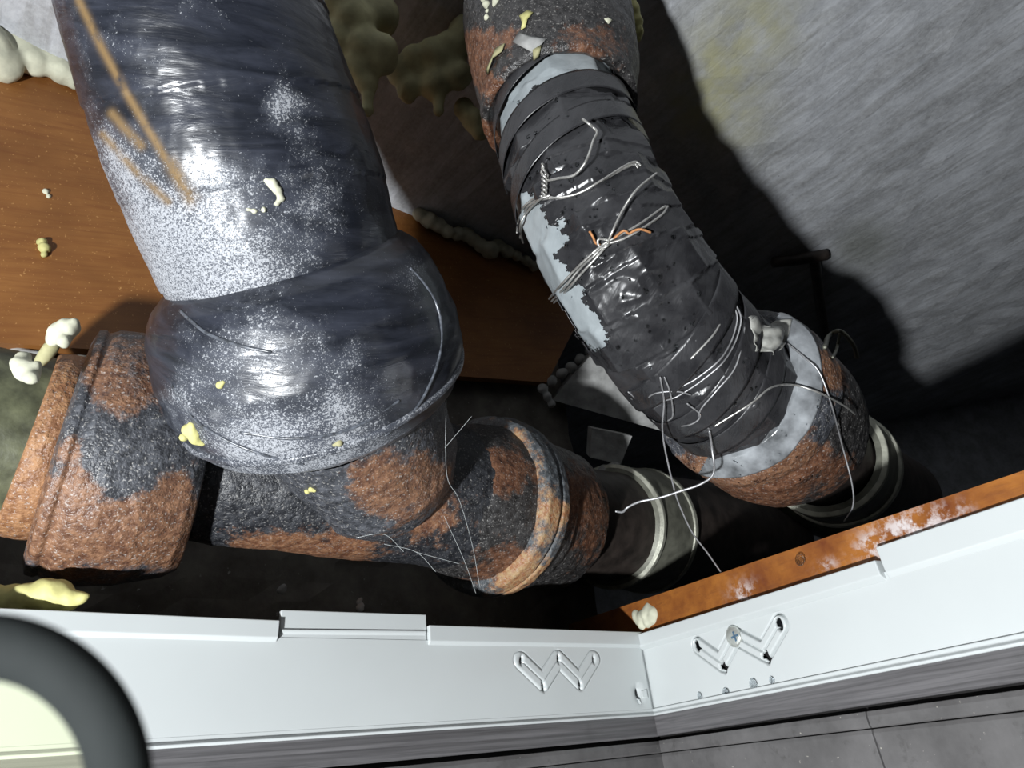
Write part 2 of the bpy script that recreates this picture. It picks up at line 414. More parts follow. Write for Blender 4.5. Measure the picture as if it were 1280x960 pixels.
# ------------------------------------------------------------------ white ceiling edge, moulding, tiles on two wall planes
B0 = P(817, 890, 0.62); ZB = B0.z
class Wall:
    def __init__(s, px, py):
        e = on_z(px, py, ZB); s.o = B0; s.d = (e - B0); s.len = s.d.length; s.d.normalize()
        s.n = Vector((s.d.y, -s.d.x, 0))
        if s.n.dot(CAM - B0) < 0: s.n = -s.n
    def st(s, px, py, n=0.0):
        p = on_plane(px, py, s.o + s.n * n, s.n) - s.o; return p.dot(s.d), p.z
    def w(s, a, t, n=0.0): return s.o + s.d * a + Vector((0, 0, t)) + s.n * n
WL = Wall(0, 941); WR = Wall(1280, 798)

def face_panel(wall, name, parent, s_end, topline, wpx, holes, depth, px_per):
    """front face of the white edge, with the W shaped clip relief pressed into it and true holes"""
    W_ = [wall.st(*p) for p in wpx]; ws = [p[0] for p in W_]; wt = [p[1] for p in W_]; mg = 0.014
    def lines(lo, hi, end, c, f):
        a_ = list(np.arange(0, lo, c)) + list(np.arange(lo, hi, f)) + list(np.arange(hi, end, c)) + [end]; return np.array(a_)
    S = lines(max(0, min(ws) - mg), max(ws) + mg, s_end, .004, .00045)
    (s0, t0), (s1, t1) = topline; tt = lambda s: t0 + (t1 - t0) * (s - s0) / (s1 - s0)
    tm = (min(ws) + max(ws)) / 2; H0 = tt(tm)
    lo, hi = max(0.0, (min(wt) - mg) / H0), min(.999, (max(wt) + mg) / H0)
    U = np.concatenate([np.linspace(0, lo, 6)[:-1], np.arange(lo, hi, .00045 / H0), np.linspace(hi, 1, 5)])
    SS, UU = np.meshgrid(S, U); TT = UU * tt(SS)
    d = seg_dist(SS, TT, W_); off = 9.3 * px_per; gw = 0.95 * px_per
    h = -depth * np.exp(-((d - off) / gw) ** 2) - depth * .8 * np.exp(-(d / (gw * .9)) ** 2)
    h += depth * .35 * (np.clip((off - d) / gw, 0, 1))
    ends = np.zeros_like(h)
    kill = np.zeros(h.shape, bool)
    for (hx, hy, rx, ry, ang) in holes:
        cs_, ct = wall.st(hx, hy); ca, sa = math.cos(ang), math.sin(ang)
        u = ((SS - cs_) * ca + (TT - ct) * sa) / (rx * px_per); v = (-(SS - cs_) * sa + (TT - ct) * ca) / (ry * px_per)
        q = np.hypot(u, v); kill |= q < 1; h = np.where(q < 1.25, h - .0015 * (1.25 - q) / .25, h)
    X = np.array(wall.o)[None, None] + np.array(wall.d)[None, None] * SS[..., None] + np.array([0, 0, 1.0])[None, None] * TT[..., None] + np.array(wall.n)[None, None] * h[..., None]
    nr, nc = SS.shape; V = X.reshape(-1, 3); j, i = np.meshgrid(np.arange(nr - 1), np.arange(nc - 1), indexing='ij')
    k = j * nc + i; Fc = np.stack([k, k + 1, k + nc + 1, k + nc], axis=2)
    kl = kill[:-1, :-1] & kill[1:, 1:] & kill[1:, :-1] & kill[:-1, 1:]; Fc = Fc[~kl]
    o = mk(name, V, Fc.reshape(-1, 4), M_WHITE, parent)
    md = o.modifiers.new('thickness', 'SOLIDIFY'); md.thickness = 0.0016; md.offset = -1 if True else 1
    return o
def extrude_profile(name, wall, parent, prof_a, prof_b, s0, s1, mat, bev=0.0):
    """prism along the wall between s0 and s1; profiles are [(t, n)] at both ends"""
    k = len(prof_a); V = [wall.w(s0, t, n) for t, n in prof_a] + [wall.w(s1, t, n) for t, n in prof_b]
    Fc = [[i, (i + 1) % k, k + (i + 1) % k, k + i] for i in range(k)] + [list(range(k))[::-1], list(range(k, 2 * k))]
    bm = bmesh.new(); vs = [bm.verts.new(v) for v in V]
    for f in Fc: bm.faces.new([vs[x] for x in f])
    bmesh.ops.recalc_face_normals(bm, faces=bm.faces)
    V2 = np.array([v.co[:] for v in bm.verts]); bm.verts.index_update(); F2 = [[v.index for v in f.verts] for f in bm.faces]; bm.free()
    o = mk(name, V2, F2, mat, parent, smooth=False)
    if bev:
        b = o.modifiers.new('bevel', 'BEVEL'); b.width = bev; b.segments = 3; b.limit_method = 'ANGLE'
    return o
PX = 0.62 / 800
def lip(wall, parent, name, pxa, pxb, low_a, low_b, fwd, s_pad=0.0, corner=False):
    """raised lip: top line through pixels pxa-pxb, lower line through low_a-low_b"""
    (sa, ta), (sb, tb) = wall.st(*pxa, fwd), wall.st(*pxb, fwd); (sc_, tc_), (sd, td) = wall.st(*low_a, fwd), wall.st(*low_b, fwd)
    e0, e1 = (0.0 if corner else sa - s_pad), sb + s_pad
    L = lambda s, p, q, tp, tq: tp + (tq - tp) * (s - p) / (q - p)
    def pr(s):
        top = L(s, sa, sb, ta, tb); low = L(s, sc_, sd, tc_, td)
        return [(low - .0035, 0.0), (low, fwd), (top, fwd), (top, -.004), (low - .0035, -.004)]
    return extrude_profile(name, wall, parent, pr(e0), pr(e1), e0, e1, M_WHITE, .0008)

eL = thing('ceiling_edge', B0 + WL.d * .25, 'long white plastic ceiling edge left of the corner with a W shaped clip recess', 'ceiling trim')
s2, t2 = WL.st(60, 792); s3, t3 = WL.st(805, 806)
wl = [(649.7, 826), (677.8, 853), (696.6, 824), (723.9, 852), (741, 824)]
# short upstrokes at both ends follow the pressed outline
hl = [(650, 826, 3.4, 6, .25), (677.5, 858, 3.4, 6.5, -.15), (696.5, 824, 3.2, 6, .1), (723.5, 856, 3.4, 6, -.15), (740.5, 825, 3.2, 5.5, .1), (797.5, 867, 5.5, 11, .0)]
face_panel(WL, 'face', eL, WL.len * 1.9, ((s2, t2), (s3, t3)), wl, hl, .0030, PX)
lip(WL, eL, 'front_lip', (805, 790), (537, 781), (802, 806), (513, 801), .005, corner=True)
lip(WL, eL, 'raised_tab', (533, 768), (352, 762), (533, 803), (352, 800), .0012)
lip(WL, eL, 'tab_ledge', (533, 788), (352, 786), (533, 791), (352, 789), .0026)
lip(WL, eL, 'front_lip', (350, 775), (-400, 742), (350, 797), (-400, 775), .005)
eR = thing('ceiling_edge', B0 + WR.d * .2, 'white plastic ceiling edge right of the corner, screw in its W shaped recess', 'ceiling trim')
s2, t2 = WR.st(830, 799); s3, t3 = WR.st(1122, 710)
wr_ = [(872, 807), (901, 828), (918, 795), (955, 815), (975, 780)]
hr = [(872, 807, 4, 6.5, .2), (904.5, 833, 4.2, 7, -.1), (958, 821, 4.5, 7, -.1), (974.5, 780, 4.4, 6.5, .1)]
face_panel(WR, 'face', eR, WR.len * 1.9, ((s2, t2), (s3, t3)), wr_, hr, .0042, PX)
lip(WR, eR, 'front_lip', (806, 790), (1093, 700), (806, 806), (1124, 712), .005, corner=True)
lip(WR, eR, 'raised_tab', (1094, 684), (1700, 478.6), (1122, 712), (1700, 534), .0022)
# lower bead of both edges
for wl_, e_ in ((WL, eL), (WR, eR)):
    pr = [(0.0, .0018), (.0028, .0018), (.0028, -.001), (-.0035, -.001), (-.0035, .0036), (-.0018, .0044)]
    extrude_profile('bottom_bead', wl_, e_, pr, pr, 0, wl_.len * 1.9, M_WHITE, .0006)
# clip tab in the corner hole
cs_, ct = WL.st(803, 868)
extrude_profile('clip_tab', WL, eL, [(ct - .004, .0005), (ct + .004, .0005), (ct + .004, .003), (ct - .004, .003)],
                [(ct - .003, -.002), (ct + .003, -.002), (ct + .003, .002), (ct - .003, .002)], max(cs_ - .004, .002), cs_ + .002, M_WHITE, .0005)
# screw
def disc_on(wall, px, py, n, r, h, mat, name, parent, m=32, dome=.3):
    s_, t_ = wall.st(px, py, n); V = []; Fc = []
    rings = [(r, 0), (r, h * .5), (r * .85, h * .85), (r * .45, h), ]
    for rr, hh in rings:
        for k in range(m):
            q = 2 * math.pi * k / m; V.append(wall.w(s_ + rr * math.cos(q), t_ + rr * math.sin(q), n + hh))
    for a_ in range(len(rings) - 1):
        for k in range(m): Fc.append([a_ * m + k, a_ * m + (k + 1) % m, (a_ + 1) * m + (k + 1) % m, (a_ + 1) * m + k])
    Fc.append([3 * m + k for k in range(m)]); Fc.append([k for k in range(m)][::-1])
    return mk(name, V, Fc, mat, parent)
sc_ = disc_on(WR, 918.5, 795.5, .0, 11.2 * PX, .0032, M_STEEL, 'screw', eR)
for an in (0, math.pi / 2):
    s_, t_ = WR.st(918.5, 795.5, .003); ca, sa = math.cos(an + .12), math.sin(an + .12); l_, w_ = .0040, .0008; V = []
    for n_ in (.0028, .0036):
        for x, y in ((-l_, -w_), (l_, -w_), (l_, w_), (-l_, w_)): V.append(WR.w(s_ + x * ca - y * sa, t_ + x * sa + y * ca, n_))
    mk('cross_slot', V, [[0, 3, 2, 1], [4, 5, 6, 7], [0, 1, 5, 4], [1, 2, 6, 5], [2, 3, 7, 6], [3, 0, 4, 7]], M_BLUE, sc_, False)

# grey moulding under the white edge, recess, border tiles, tiles
for side, wl_, pts in (('left', WL, [(692, 936), (400, 956)]), ('right', WR, [(840, 918), (1280, 852)])):
    t_m = min(wl_.st(*pts[0])[1], 0); t_n = wl_.st(*pts[1])[1]; tmn = (t_m + t_n) / 2
    end = wl_.len * 1.9
    pr = [(-.003, -.001), (-.003, .002), (tmn * .45, .003), (tmn * .55, .0018), (tmn * .93, .003), (tmn, .001), (tmn, -.004), (-.003, -.004)]
    o = extrude_profile('trim_1' if side == 'left' else 'trim_2', wl_, None, pr, pr, 0, end, M_MOULD, .0004); tag(o, kind='structure')
    wll = slab('wall_' + side, [wl_.w(-.03, -.9, -.006), wl_.w(end, -.9, -.006), wl_.w(end, .03, -.006), wl_.w(-.03, .03, -.006)], .03, wl_.n, M_GROUT)
    tag(wll, kind='structure')
    org = wloc(wll); gap = .0022; tb = tmn - .0035; tb2 = tb - .010
    joints = [wl_.st(1086, 900)[0]] if side == 'right' else [wl_.st(480, 955)[0]]
    edges = [-0.001] + [joints[0] + k * .3 for k in range(0, 3)]
    for k in range(len(edges) - 1):
        a_, b_ = edges[k] + gap / 2 * .6, edges[k + 1] - gap / 2 * .6
        if a_ > end: break
        b_ = min(b_, end)
        pr = [(tb, -.005), (tb, .0002), (tb - .003, .0012), (tb2 + .001, .0012), (tb2, .0002), (tb2, -.005)]
        extrude_profile('border_tile', wl_, wll, pr, pr, a_, b_, M_TILE, .0004)
        pr = [(tb2 - .0006, -.005), (tb2 - .0006, .0), (tb2 - .003, .0008), (-.42, .0008), (-.42, -.005)]
        extrude_profile('tile', wl_, wll, pr, pr, a_, b_, M_TILE, .0004)
        pr = [(-.4222, -.005), (-.4222, .0008), (-.84, .0008), (-.84, -.005)]
        extrude_profile('tile', wl_, wll, pr, pr, a_, b_, M_TILE, .0004)

# plywood batten behind the right edge
nb = -.0045
sa, ta = WR.st(722, 786, nb); sb, tb = WR.st(840, 737, nb); sc3, tc3 = WR.st(1300, 581, nb)
(l0, l1), (l2, l3) = WR.st(806, 803, nb), WR.st(1330, 622, nb)
lt0 = lambda s: l1 + (l3 - l1) * (s - l0) / (l2 - l0)
def bat(s): return tb + (tc3 - tb) * (s - sb) / (sc3 - sb)
V0 = [WR.w(s_, t_, nb) for s_, t_ in ((sa - .02, lt0(sa - .02)), (sc3 + .25, lt0(sc3 + .25)), (sc3 + .25, bat(sc3 + .25)), (sa - .02, bat(sa - .02)))]
o = grid_board('plywood_batten', V0, .012, WR.n, M_PLY2, 60, .0006,
               ('chalk', blob_attr([(1130, 672, 34, 1.3), (1165, 658, 22, .9), (1085, 683, 14, 1), (930, 742, 14, 1), (1030, 708, 8, 1), (1200, 640, 12, .6)])))
tag(o, 'wet reddish brown plywood strip along the top of the right white edge', 'plywood')
s_, t_ = WR.st(805, 771, nb)
lumps('cement_patch', [(WR.w(s_ + x * .001, t_ + y * .001, nb - .003), r) for x, y, r in ((-13, 4, .007), (-8, 0, .008), (-3, 0, .009), (5, 1, .009), (12, 3, .008), (16, 0, .007), (-5, -6, .007), (5, -6, .007), (12, -4, .007), (8, 6, .007))], M_FOAM, None, .0015)
tag(COL.objects['cement_patch'], 'pale cement patch stuck on the plywood strip just above the corner', 'cement')

# ------------------------------------------------------------------ WIDE BLACK PIPE
big_ax = Axis([(215, -110, .385), (243, 0, .40), (272, 90, .412), (307, 190, .428), (340, 280, .443), (366, 350, .458), (385, 410, .472), (402, 460, .486), (416, 500, .50), (428, 535, .512)])
def wrapd(V, TH, S, RR):
    k = (S / .055 + TH / (2 * math.pi) * 1.0); saw = (k - np.floor(k))
    return .0012 * saw + .0022 * fbm(V, 16, 3, 11) + .0007 * fbm(V, 90, 3, 12)
big = thing('wrapped_pipe', P(402, 460, .49), 'wide pipe wrapped in dewy black film running down from the top left', 'pipe')
x0, x1 = None, None
dew_glint = blob_attr([(140, 200, 50, .8), (190, 300, 80, 1.0), (250, 370, 90, .95), (280, 220, 45, .45), (355, 130, 26, .75), (370, 180, 25, .4), (400, 220, 50, .3), (330, 330, 90, .5), (110, 40, 40, .3), (260, 60, 90, .1)])  # real droplets plus a sheen painted on the lit left side
def line_attr(lines):
    def f(V):
        x, y = pix_np(V); o = np.zeros(len(V))
        for pts, wd, v in lines: o = np.maximum(o, v * np.exp(-(seg_dist(x, y, pts) / wd) ** 2))
        return o
    return f
rst = line_attr([([(98, 0), (128, 62), (160, 120), (196, 180), (222, 225), (240, 252)], 5, 1.0), ([(215, 205), (228, 228), (240, 250)], 9, 1.0), ([(140, 142), (155, 160), (176, 182)], 6, .9), ([(128, 168), (170, 215), (210, 252)], 5, .9)])
rst0 = blob_attr([(105, 20, 10, 1), (125, 60, 9, 1), (150, 105, 9, 1), (175, 150, 9, 1), (200, 190, 9, 1), (228, 228, 14, 1.2), (150, 160, 9, .9), (168, 178, 8, .9), (185, 225, 8, .9), (205, 245, 9, .9), (165, 205, 8, .7)])
o_bp = sweep('film_wrap', big_ax, [(0, 148), (1, 151), (2, 156), (3, 156), (4, 149), (4.6, 143), (5, 140), (5.3, 140)], M_FILM, big, 320, .0013, wrapd, attrs={'dew_glint': dew_glint, 'rust': rst})
def skirtd(V, TH, S, RR):
    return .002 * fbm(V, 18, 3, 21) + .0008 * np.sin((S * 260 + 4 * fbm(V, 14, 2, 5))) * .5 + .0006 * fbm(V, 90, 3, 12)
dew_glint2 = blob_attr([(270, 450, 50, .35), (300, 560, 60, .9), (400, 590, 70, .9), (340, 420, 60, .65), (420, 480, 60, .5), (515, 340, 25, .5), (230, 500, 30, .5), (480, 560, 50, .5)])
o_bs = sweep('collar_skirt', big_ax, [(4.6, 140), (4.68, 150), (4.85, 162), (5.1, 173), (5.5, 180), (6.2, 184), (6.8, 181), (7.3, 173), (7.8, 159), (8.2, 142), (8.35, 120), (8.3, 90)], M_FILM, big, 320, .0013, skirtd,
             attrs={'dew_glint': dew_glint2, 'rust': lambda V: np.zeros(len(V))})
# rim bead of the skirt
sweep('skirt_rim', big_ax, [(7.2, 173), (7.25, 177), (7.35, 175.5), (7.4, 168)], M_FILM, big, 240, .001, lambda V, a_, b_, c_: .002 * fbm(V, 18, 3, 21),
      attrs={'dew_glint': lambda V: np.full(len(V), .75), 'rust': lambda V: np.zeros(len(V))})
TB = bvh([o_bp, o_bs])
for pts in ([(512, 335), (528, 352), (545, 380), (552, 415), (545, 460), (520, 510), (480, 545)], [(225, 388), (240, 402), (262, 418), (300, 432), (340, 440)],
            [(215, 480), (240, 520), (280, 548), (330, 568), (380, 580)], [(300, 540), (370, 548), (440, 535), (500, 500)]):
    wire('film_fold', [tuple(hit(TB, x, y, .0002)[0]) for x, y in pts], .0011, M_FOLD, big, world=True)

# ------------------------------------------------------------------ HORIZONTAL CAST IRON LINE
cast = thing('cast_iron_drain', P(400, 600, .54), 'rusty cast iron drain line with hubs running across under the wide black pipe', 'pipe')
ax = Axis([(-140, 520, .43), (-20, 540, .445), (62, 556, .465), (155, 571, .49), (255, 585, .52), (360, 594, .545), (475, 606, .585), (572, 622, .635), (626, 633, .685), (682, 645, .76), (755, 656, .86), (836, 666, .98), (950, 680, 1.2)])
RD = lambda amp, seed: (lambda V, TH, S, RR: amp * fbm(V, 28, 4, seed) + amp * .35 * fbm(V, 180, 3, seed + 9))
zero = lambda V: np.zeros(len(V))
o1 = sweep('inlet_pipe', ax, [(0, 108), (2.1, 108)], M_OLIVE, cast, 128, .003, RD(.002, 31)); o1['label'] = 'grimy olive pipe entering the left hub'
o2 = sweep('hub_band', ax, [(1.62, 96), (1.63, 112), (1.68, 115), (1.95, 117), (2.1, 116), (2.2, 112)], M_BAND, cast, 200, .0018, RD(.0016, 33),
           attrs={'rust': lambda V: np.full(len(V), .8)})
o2['label'] = 'tan rusted band round the left hub'
r1 = blob_attr([(110, 660, 70, 1.0), (210, 660, 50, 1.25), (215, 620, 30, .6), (60, 640, 60, .7), (220, 470, 36, .9), (190, 430, 30, .5), (130, 480, 40, .7), (250, 520, 26, .8), (160, 500, 26, .5), (90, 560, 14, .9), (95, 600, 12, .9), (150, 420, 60, .1), (120, 440, 30, .3), (150, 590, 50, -.5)])
o3 = sweep('hub_body', ax, [(2.12, 108), (2.14, 138), (2.2, 152), (2.3, 154), (2.36, 151), (2.5, 157), (2.8, 158), (3.2, 152), (3.5, 142), (3.75, 134), (3.9, 124), (3.95, 96)], M_RUST, cast, 280, .0016, RD(.0016, 41), attrs={'rust': r1})
r2 = blob_attr([(330, 690, 30, .8), (380, 692, 40, .9), (440, 690, 30, .9), (300, 685, 30, .6), (330, 620, 80, -.3), (440, 640, 30, .2), (500, 610, 50, 1.1), (470, 590, 30, .9), (540, 640, 40, .6)])
o4 = sweep('drain_pipe', ax, [(3.8, 88), (4.2, 92), (5.2, 92), (5.8, 92), (6.3, 90), (7.2, 88)], M_RUST_K, cast, 220, .0018, RD(.0024, 43), attrs={'rust': r2})
# branch of the tee rising into the skirt
bx = Axis([(430, 500, .50), (455, 545, .525), (480, 585, .55), (505, 618, .575)])
o5 = sweep('tee_branch', bx, [(0, 120), (.8, 112), (1.4, 104), (2, 98), (2.6, 80), (3, 55)], M_RUST, cast, 200, .0018, RD(.003, 45), attrs={'rust': blob_attr([(500, 610, 50, .9), (460, 600, 40, .5), (540, 600, 30, .5), (430, 640, 30, -.3)])})
r3 = blob_attr([(640, 590, 30, .9), (600, 590, 30, 1.1), (690, 600, 20, .6), (640, 700, 40, .6), (600, 720, 30, .5), (620, 640, 30, -.2)])
o6 = sweep('tee_socket', ax, [(6.6, 80), (6.9, 92), (7.3, 96), (7.55, 98)], M_RUST_D, cast, 200, .002, RD(.003, 47), attrs={'rust': r3})
o7 = sweep('flange_ring', ax, [(7.38, 92), (7.4, 104), (7.45, 109), (7.62, 111), (7.68, 106), (7.72, 110), (7.84, 109), (7.9, 104), (7.95, 94)], M_HUB, cast, 220, .0014, RD(.002, 49),
           attrs={'rust': blob_attr([(690, 640, 30, .9), (640, 560, 30, .8), (650, 720, 40, 1), (660, 590, 20, .6)])})
o7['label'] = 'ochre and dark rust flange ring'
o8 = sweep('outlet_hub', ax, [(7.8, 98), (8.2, 97), (8.3, 91), (8.5, 92), (8.85, 90), (9.05, 86), (9.1, 70)], M_RUST_D, cast, 200, .002, RD(.003, 51),
           attrs={'rust': blob_attr([(740, 640, 40, .7), (720, 600, 30, .6), (740, 690, 30, .4)])})
o9 = sweep('outlet_pipe', ax, [(8.8, 66), (10, 67), (12, 66)], M_BPIPE, cast, 128, .004, RD(.001, 53)); o9['label'] = 'dark brown pipe leaving the line'
TC = bvh([o_bp, o_bs, o1, o2, o3, o4, o5, o6, o7, o8])
cl = thing('pipe_clamp', P(812, 662, .91), 'olive grey banded clamp round the far end of the rusty drain line', 'clamp')
sweep('clamp_band', ax, [(10.05, 66), (10.08, 73), (10.35, 75), (10.65, 75), (10.68, 68)], M_CLAMP, cl, 128, .002, RD(.0008, 55))
for a_ in (10.1, 10.62):
    sweep('clamp_bead', ax, [(a_ - .03, 72), (a_ - .02, 76.5), (a_ + .02, 76.5), (a_ + .03, 72)], M_CLAMPL, cl, 128, .001, RD(.001, 57))

# ------------------------------------------------------------------ TAPED PIPE
tp = thing('taped_pipe', P(900, 500, .54), 'slimmer pipe bandaged in black and grey tape, tied with wire, slanting down to the right', 'pipe')
tax = Axis([(672, 30, .66), (690, 105, .585), (712, 185, .545), (745, 270, .515), (790, 350, .505), (845, 425, .515), (900, 480, .54), (945, 515, .57)])
def facet(V, TH, S, RR):
    k = 9; q = (TH + .35 * np.floor(S / .03 + TH / 6.283)) ; ph = (q / (2 * math.pi) * k) % 1.0
    f = RR * (math.cos(math.pi / k) / np.cos((ph - .5) * 2 * math.pi / k) - 1) + RR * .02
    return f + .0016 * fbm(V, 30, 3, 61)
o_g = sweep('grey_tape', tax, [(1, 66), (1.02, 76), (1.5, 80), (2, 84), (3, 90), (4, 91), (5, 88), (6, 84), (7, 80)], M_GREY, tp, 160, .002, facet)
o_g['label'] = 'pale grey tape showing through the black layer'
def pgon(x, y, poly):
    ins = np.zeros(len(x), bool); n = len(poly)
    for i in range(n):
        (x1, y1), (x2, y2) = poly[i], poly[(i + 1) % n]
        cnd = ((y1 > y) != (y2 > y)); ins ^= cnd & (x < (x2 - x1) * (y - y1) / ((y2 - y1) + 1e-9) + x1)
    return ins
POLYS = [[(590, 60), (760, 60), (770, 100), (735, 107), (700, 104), (668, 106), (640, 145), (620, 200), (590, 190)],
         [(600, 232), (645, 242), (666, 241), (674, 253), (680, 262), (684, 282), (706, 274), (702, 288), (712, 296), (708, 305), (692, 318), (702, 330), (714, 345), (730, 362), (730, 378), (752, 400), (760, 432), (740, 440), (690, 400), (640, 330), (600, 260)]]
def tmask(fc, TH, S):
    x, y = pix_np(fc); jx = 5 * vnoise(fc, 330, 5) + 3 * vnoise(fc, 800, 6); jy = 5 * vnoise(fc, 330, 8)
    bad = np.zeros(len(x), bool)
    # only the side turned to the room is torn open
    front = np.cos(TH) > -.25
    for p in POLYS: bad |= pgon(x + jx * (p is POLYS[1]), y + jy * (p is POLYS[1]), p)
    return ~(bad & front)
def tdisp(V, TH, S, RR):
    k = S / .024 + TH / (2 * math.pi) + .3 * vnoise(V, 12, 3); saw = k - np.floor(k)
    x, y = pix_np(V); w_ = np.exp(-(((x - 790) / 70) ** 2 + ((y - 360) / 70) ** 2)) + .3 * np.exp(-(((x - 740) / 60) ** 2 + ((y - 285) / 45) ** 2))
    return .0019 + facet(V, TH, S, RR) + .0013 * saw + w_ * (.0045 * np.maximum(0, 1 - 1.8 * np.abs(vnoise(V * np.array([1.0, 1.0, .6]), 42, 75))) + .0015 * np.maximum(0, 1 - 2.5 * np.abs(vnoise(V, 85, 76)))) + .0009 * fbm(V, 60, 3, 72)
o_t = sweep('black_tape', tax, [(1.05, 77), (1.5, 80), (2, 84), (3, 90), (4, 92), (5, 89), (6, 85), (6.8, 81)], M_TAPE, tp, 360, .00085, tdisp, mask=tmask, thick=.0006)
TT_ = bvh([o_g, o_t])
# loose tape strips: spiral bands with their own free edges
def band(name, t0, t1, turns, th0, width, mat, lift, parent, n=90):
    tt = np.linspace(t0, t1, n); C, N, B, L = tax.at(tt); V, Fc = [], []
    rr = np.interp(tt, [1, 2, 3, 4, 5, 6, 7], [77, 84, 90, 92, 89, 85, 80]) / F * np.array([tax.depth(t) for t in tt])
    tan = np.gradient(C, axis=0); tan /= np.linalg.norm(tan, axis=1)[:, None]
    for i in range(n):
        th = th0 + turns * 2 * math.pi * i / (n - 1); dv = N[i] * math.cos(th) + B[i] * math.sin(th)
        for k in range(9):
            u = (k / 8 - .5) * width; V.append(C[i] + tan[i] * u + dv * (rr[i] + lift + .0012 * (k / 8)))
    V = np.array(V); V += (vnoise(V, 60, 91) * .0007)[:, None] * np.array(MR @ Vector((0, 0, 1)))
    for i in range(n - 1):
        for k in range(8): a_ = i * 9 + k; Fc.append([a_, a_ + 1, a_ + 10, a_ + 9])
    uv = [(i * .004, k * .002) for i in range(n) for k in range(9)]
    o = mk(name, V, Fc, mat, parent, True, uv); md = o.modifiers.new('thickness', 'SOLIDIFY'); md.thickness = .0005
    return o
for t0, t1, tn, th, wd in ((1.15, 1.75, .5, -1.3, .020), (1.75, 2.15, .5, -1.5, .022), (2.2, 2.7, .45, -1.2, .020), (4.6, 5.2, .5, -1.3, .022), (5.1, 5.7, .5, -1.4, .022), (5.6, 6.2, .55, -1.5, .020)):
    band('tape_strip', t0, t1, tn, th, wd, M_TAPE, .0030, tp)

# upper bell
ub = thing('iron_socket', P(690, 60, .62), 'dark rusty cast iron socket holding the top end of the taped pipe', 'pipe socket')
uax = Axis([(650, -160, .80), (668, -60, .70), (682, 20, .635), (694, 90, .592), (699, 135, .570), (704, 165, .556)])
ru = blob_attr([(600, 60, 24, 1.2), (615, 110, 20, .9), (590, 90, 14, 1), (720, 50, 40, .7), (770, 60, 20, .4), (640, 45, 20, .5), (610, 170, 24, 1), (760, 100, 20, .5), (700, 20, 50, -.2)])
o_u = sweep('socket_body', uax, [(0, 70), (1.2, 76), (1.5, 90), (2, 102), (2.6, 105), (3.1, 103), (3.5, 98), (3.75, 96), (4.0, 98), (4.3, 97), (4.38, 90), (4.2, 82), (3.4, 78)], M_RUST_D, ub, 240, .0016, RD(.0026, 65), attrs={'rust': ru})
TU = bvh([o_u])
# lower bell
lb = thing('iron_socket', P(960, 520, .58), 'orange rusted iron socket with wet grey sealant at the lower end of the taped pipe', 'pipe socket')
lax = Axis([(858, 444, .52), (903, 480, .545), (928, 496, .565), (970, 530, .62), (1014, 562, .70), (1050, 588, .80), (1110, 624, .97)])
rl = blob_attr([(900, 590, 50, 1.2), (960, 600, 50, 1.2), (1030, 470, 30, 1.1), (1000, 560, 30, .5), (1020, 420, 30, .3), (930, 540, 30, .9), (1045, 590, 30, .6), (980, 420, 30, -.3)])
o_l = sweep('socket_rim', lax, [(1.3, 76), (1.32, 86), (1.45, 101), (1.62, 110), (1.85, 113), (2.1, 112), (2.2, 106)], M_RUST, lb, 240, .0013, RD(.0026, 75), attrs={'rust': rl})
o_l2 = sweep('socket_body', lax, [(2.1, 98), (2.3, 100), (2.45, 106), (2.8, 106), (3.1, 100), (3.35, 88), (3.4, 62)], M_RUST_D, lb, 220, .0018, RD(.0026, 77), attrs={'rust': rl})
o_s = sweep('sealant_ring', lax, [(1.18, 84), (1.20, 94), (1.33, 101), (1.45, 107), (1.56, 111.5), (1.60, 104)], M_SEAL, lb, 220, .0012, lambda V, TH, S, RR: .0022 * fbm(V, 45, 3, 79),
            mask=lambda fc, TH, S: (pix_np(fc)[0] > 868 + 10 * vnoise(fc, 90, 3)) & (pix_np(fc)[0] + .5 * pix_np(fc)[1] > 1170))
o_s['label'] = 'wet grey sealant ring'
o_l3 = sweep('outlet_pipe', lax, [(3, 62), (5, 58), (6, 58)], M_BPIPE, lb, 128, .004, RD(.001, 81))
TL = bvh([o_l, o_l2, o_s])
c2 = thing('pipe_clamp', P(1062, 596, .79), 'pale edged clamp on the dark pipe behind the lower right socket', 'clamp')
sweep('clamp_band', lax, [(4.3, 62), (4.32, 70), (4.5, 72), (4.85, 72), (4.9, 64)], M_CLAMP, c2, 128, .002, RD(.0008, 83))
for a_ in (4.34, 4.82):
    sweep('clamp_bead', lax, [(a_ - .03, 69), (a_ - .02, 75), (a_ + .03, 75), (a_ + .04, 69)], M_CLAMPL, c2, 128, .001, RD(.001, 85))
# far pipe low behind
fx = Axis([(900, 610, 1.12), (1010, 630, 1.16), (1120, 680, 1.2), (1250, 740, 1.24)])
o = sweep('dark_pipe', fx, [(0, 34), (3, 34)], M_OLIVE, None, 64, .006, RD(.001, 87)); tag(o, 'grimy olive pipe low behind the plywood strip', 'pipe')

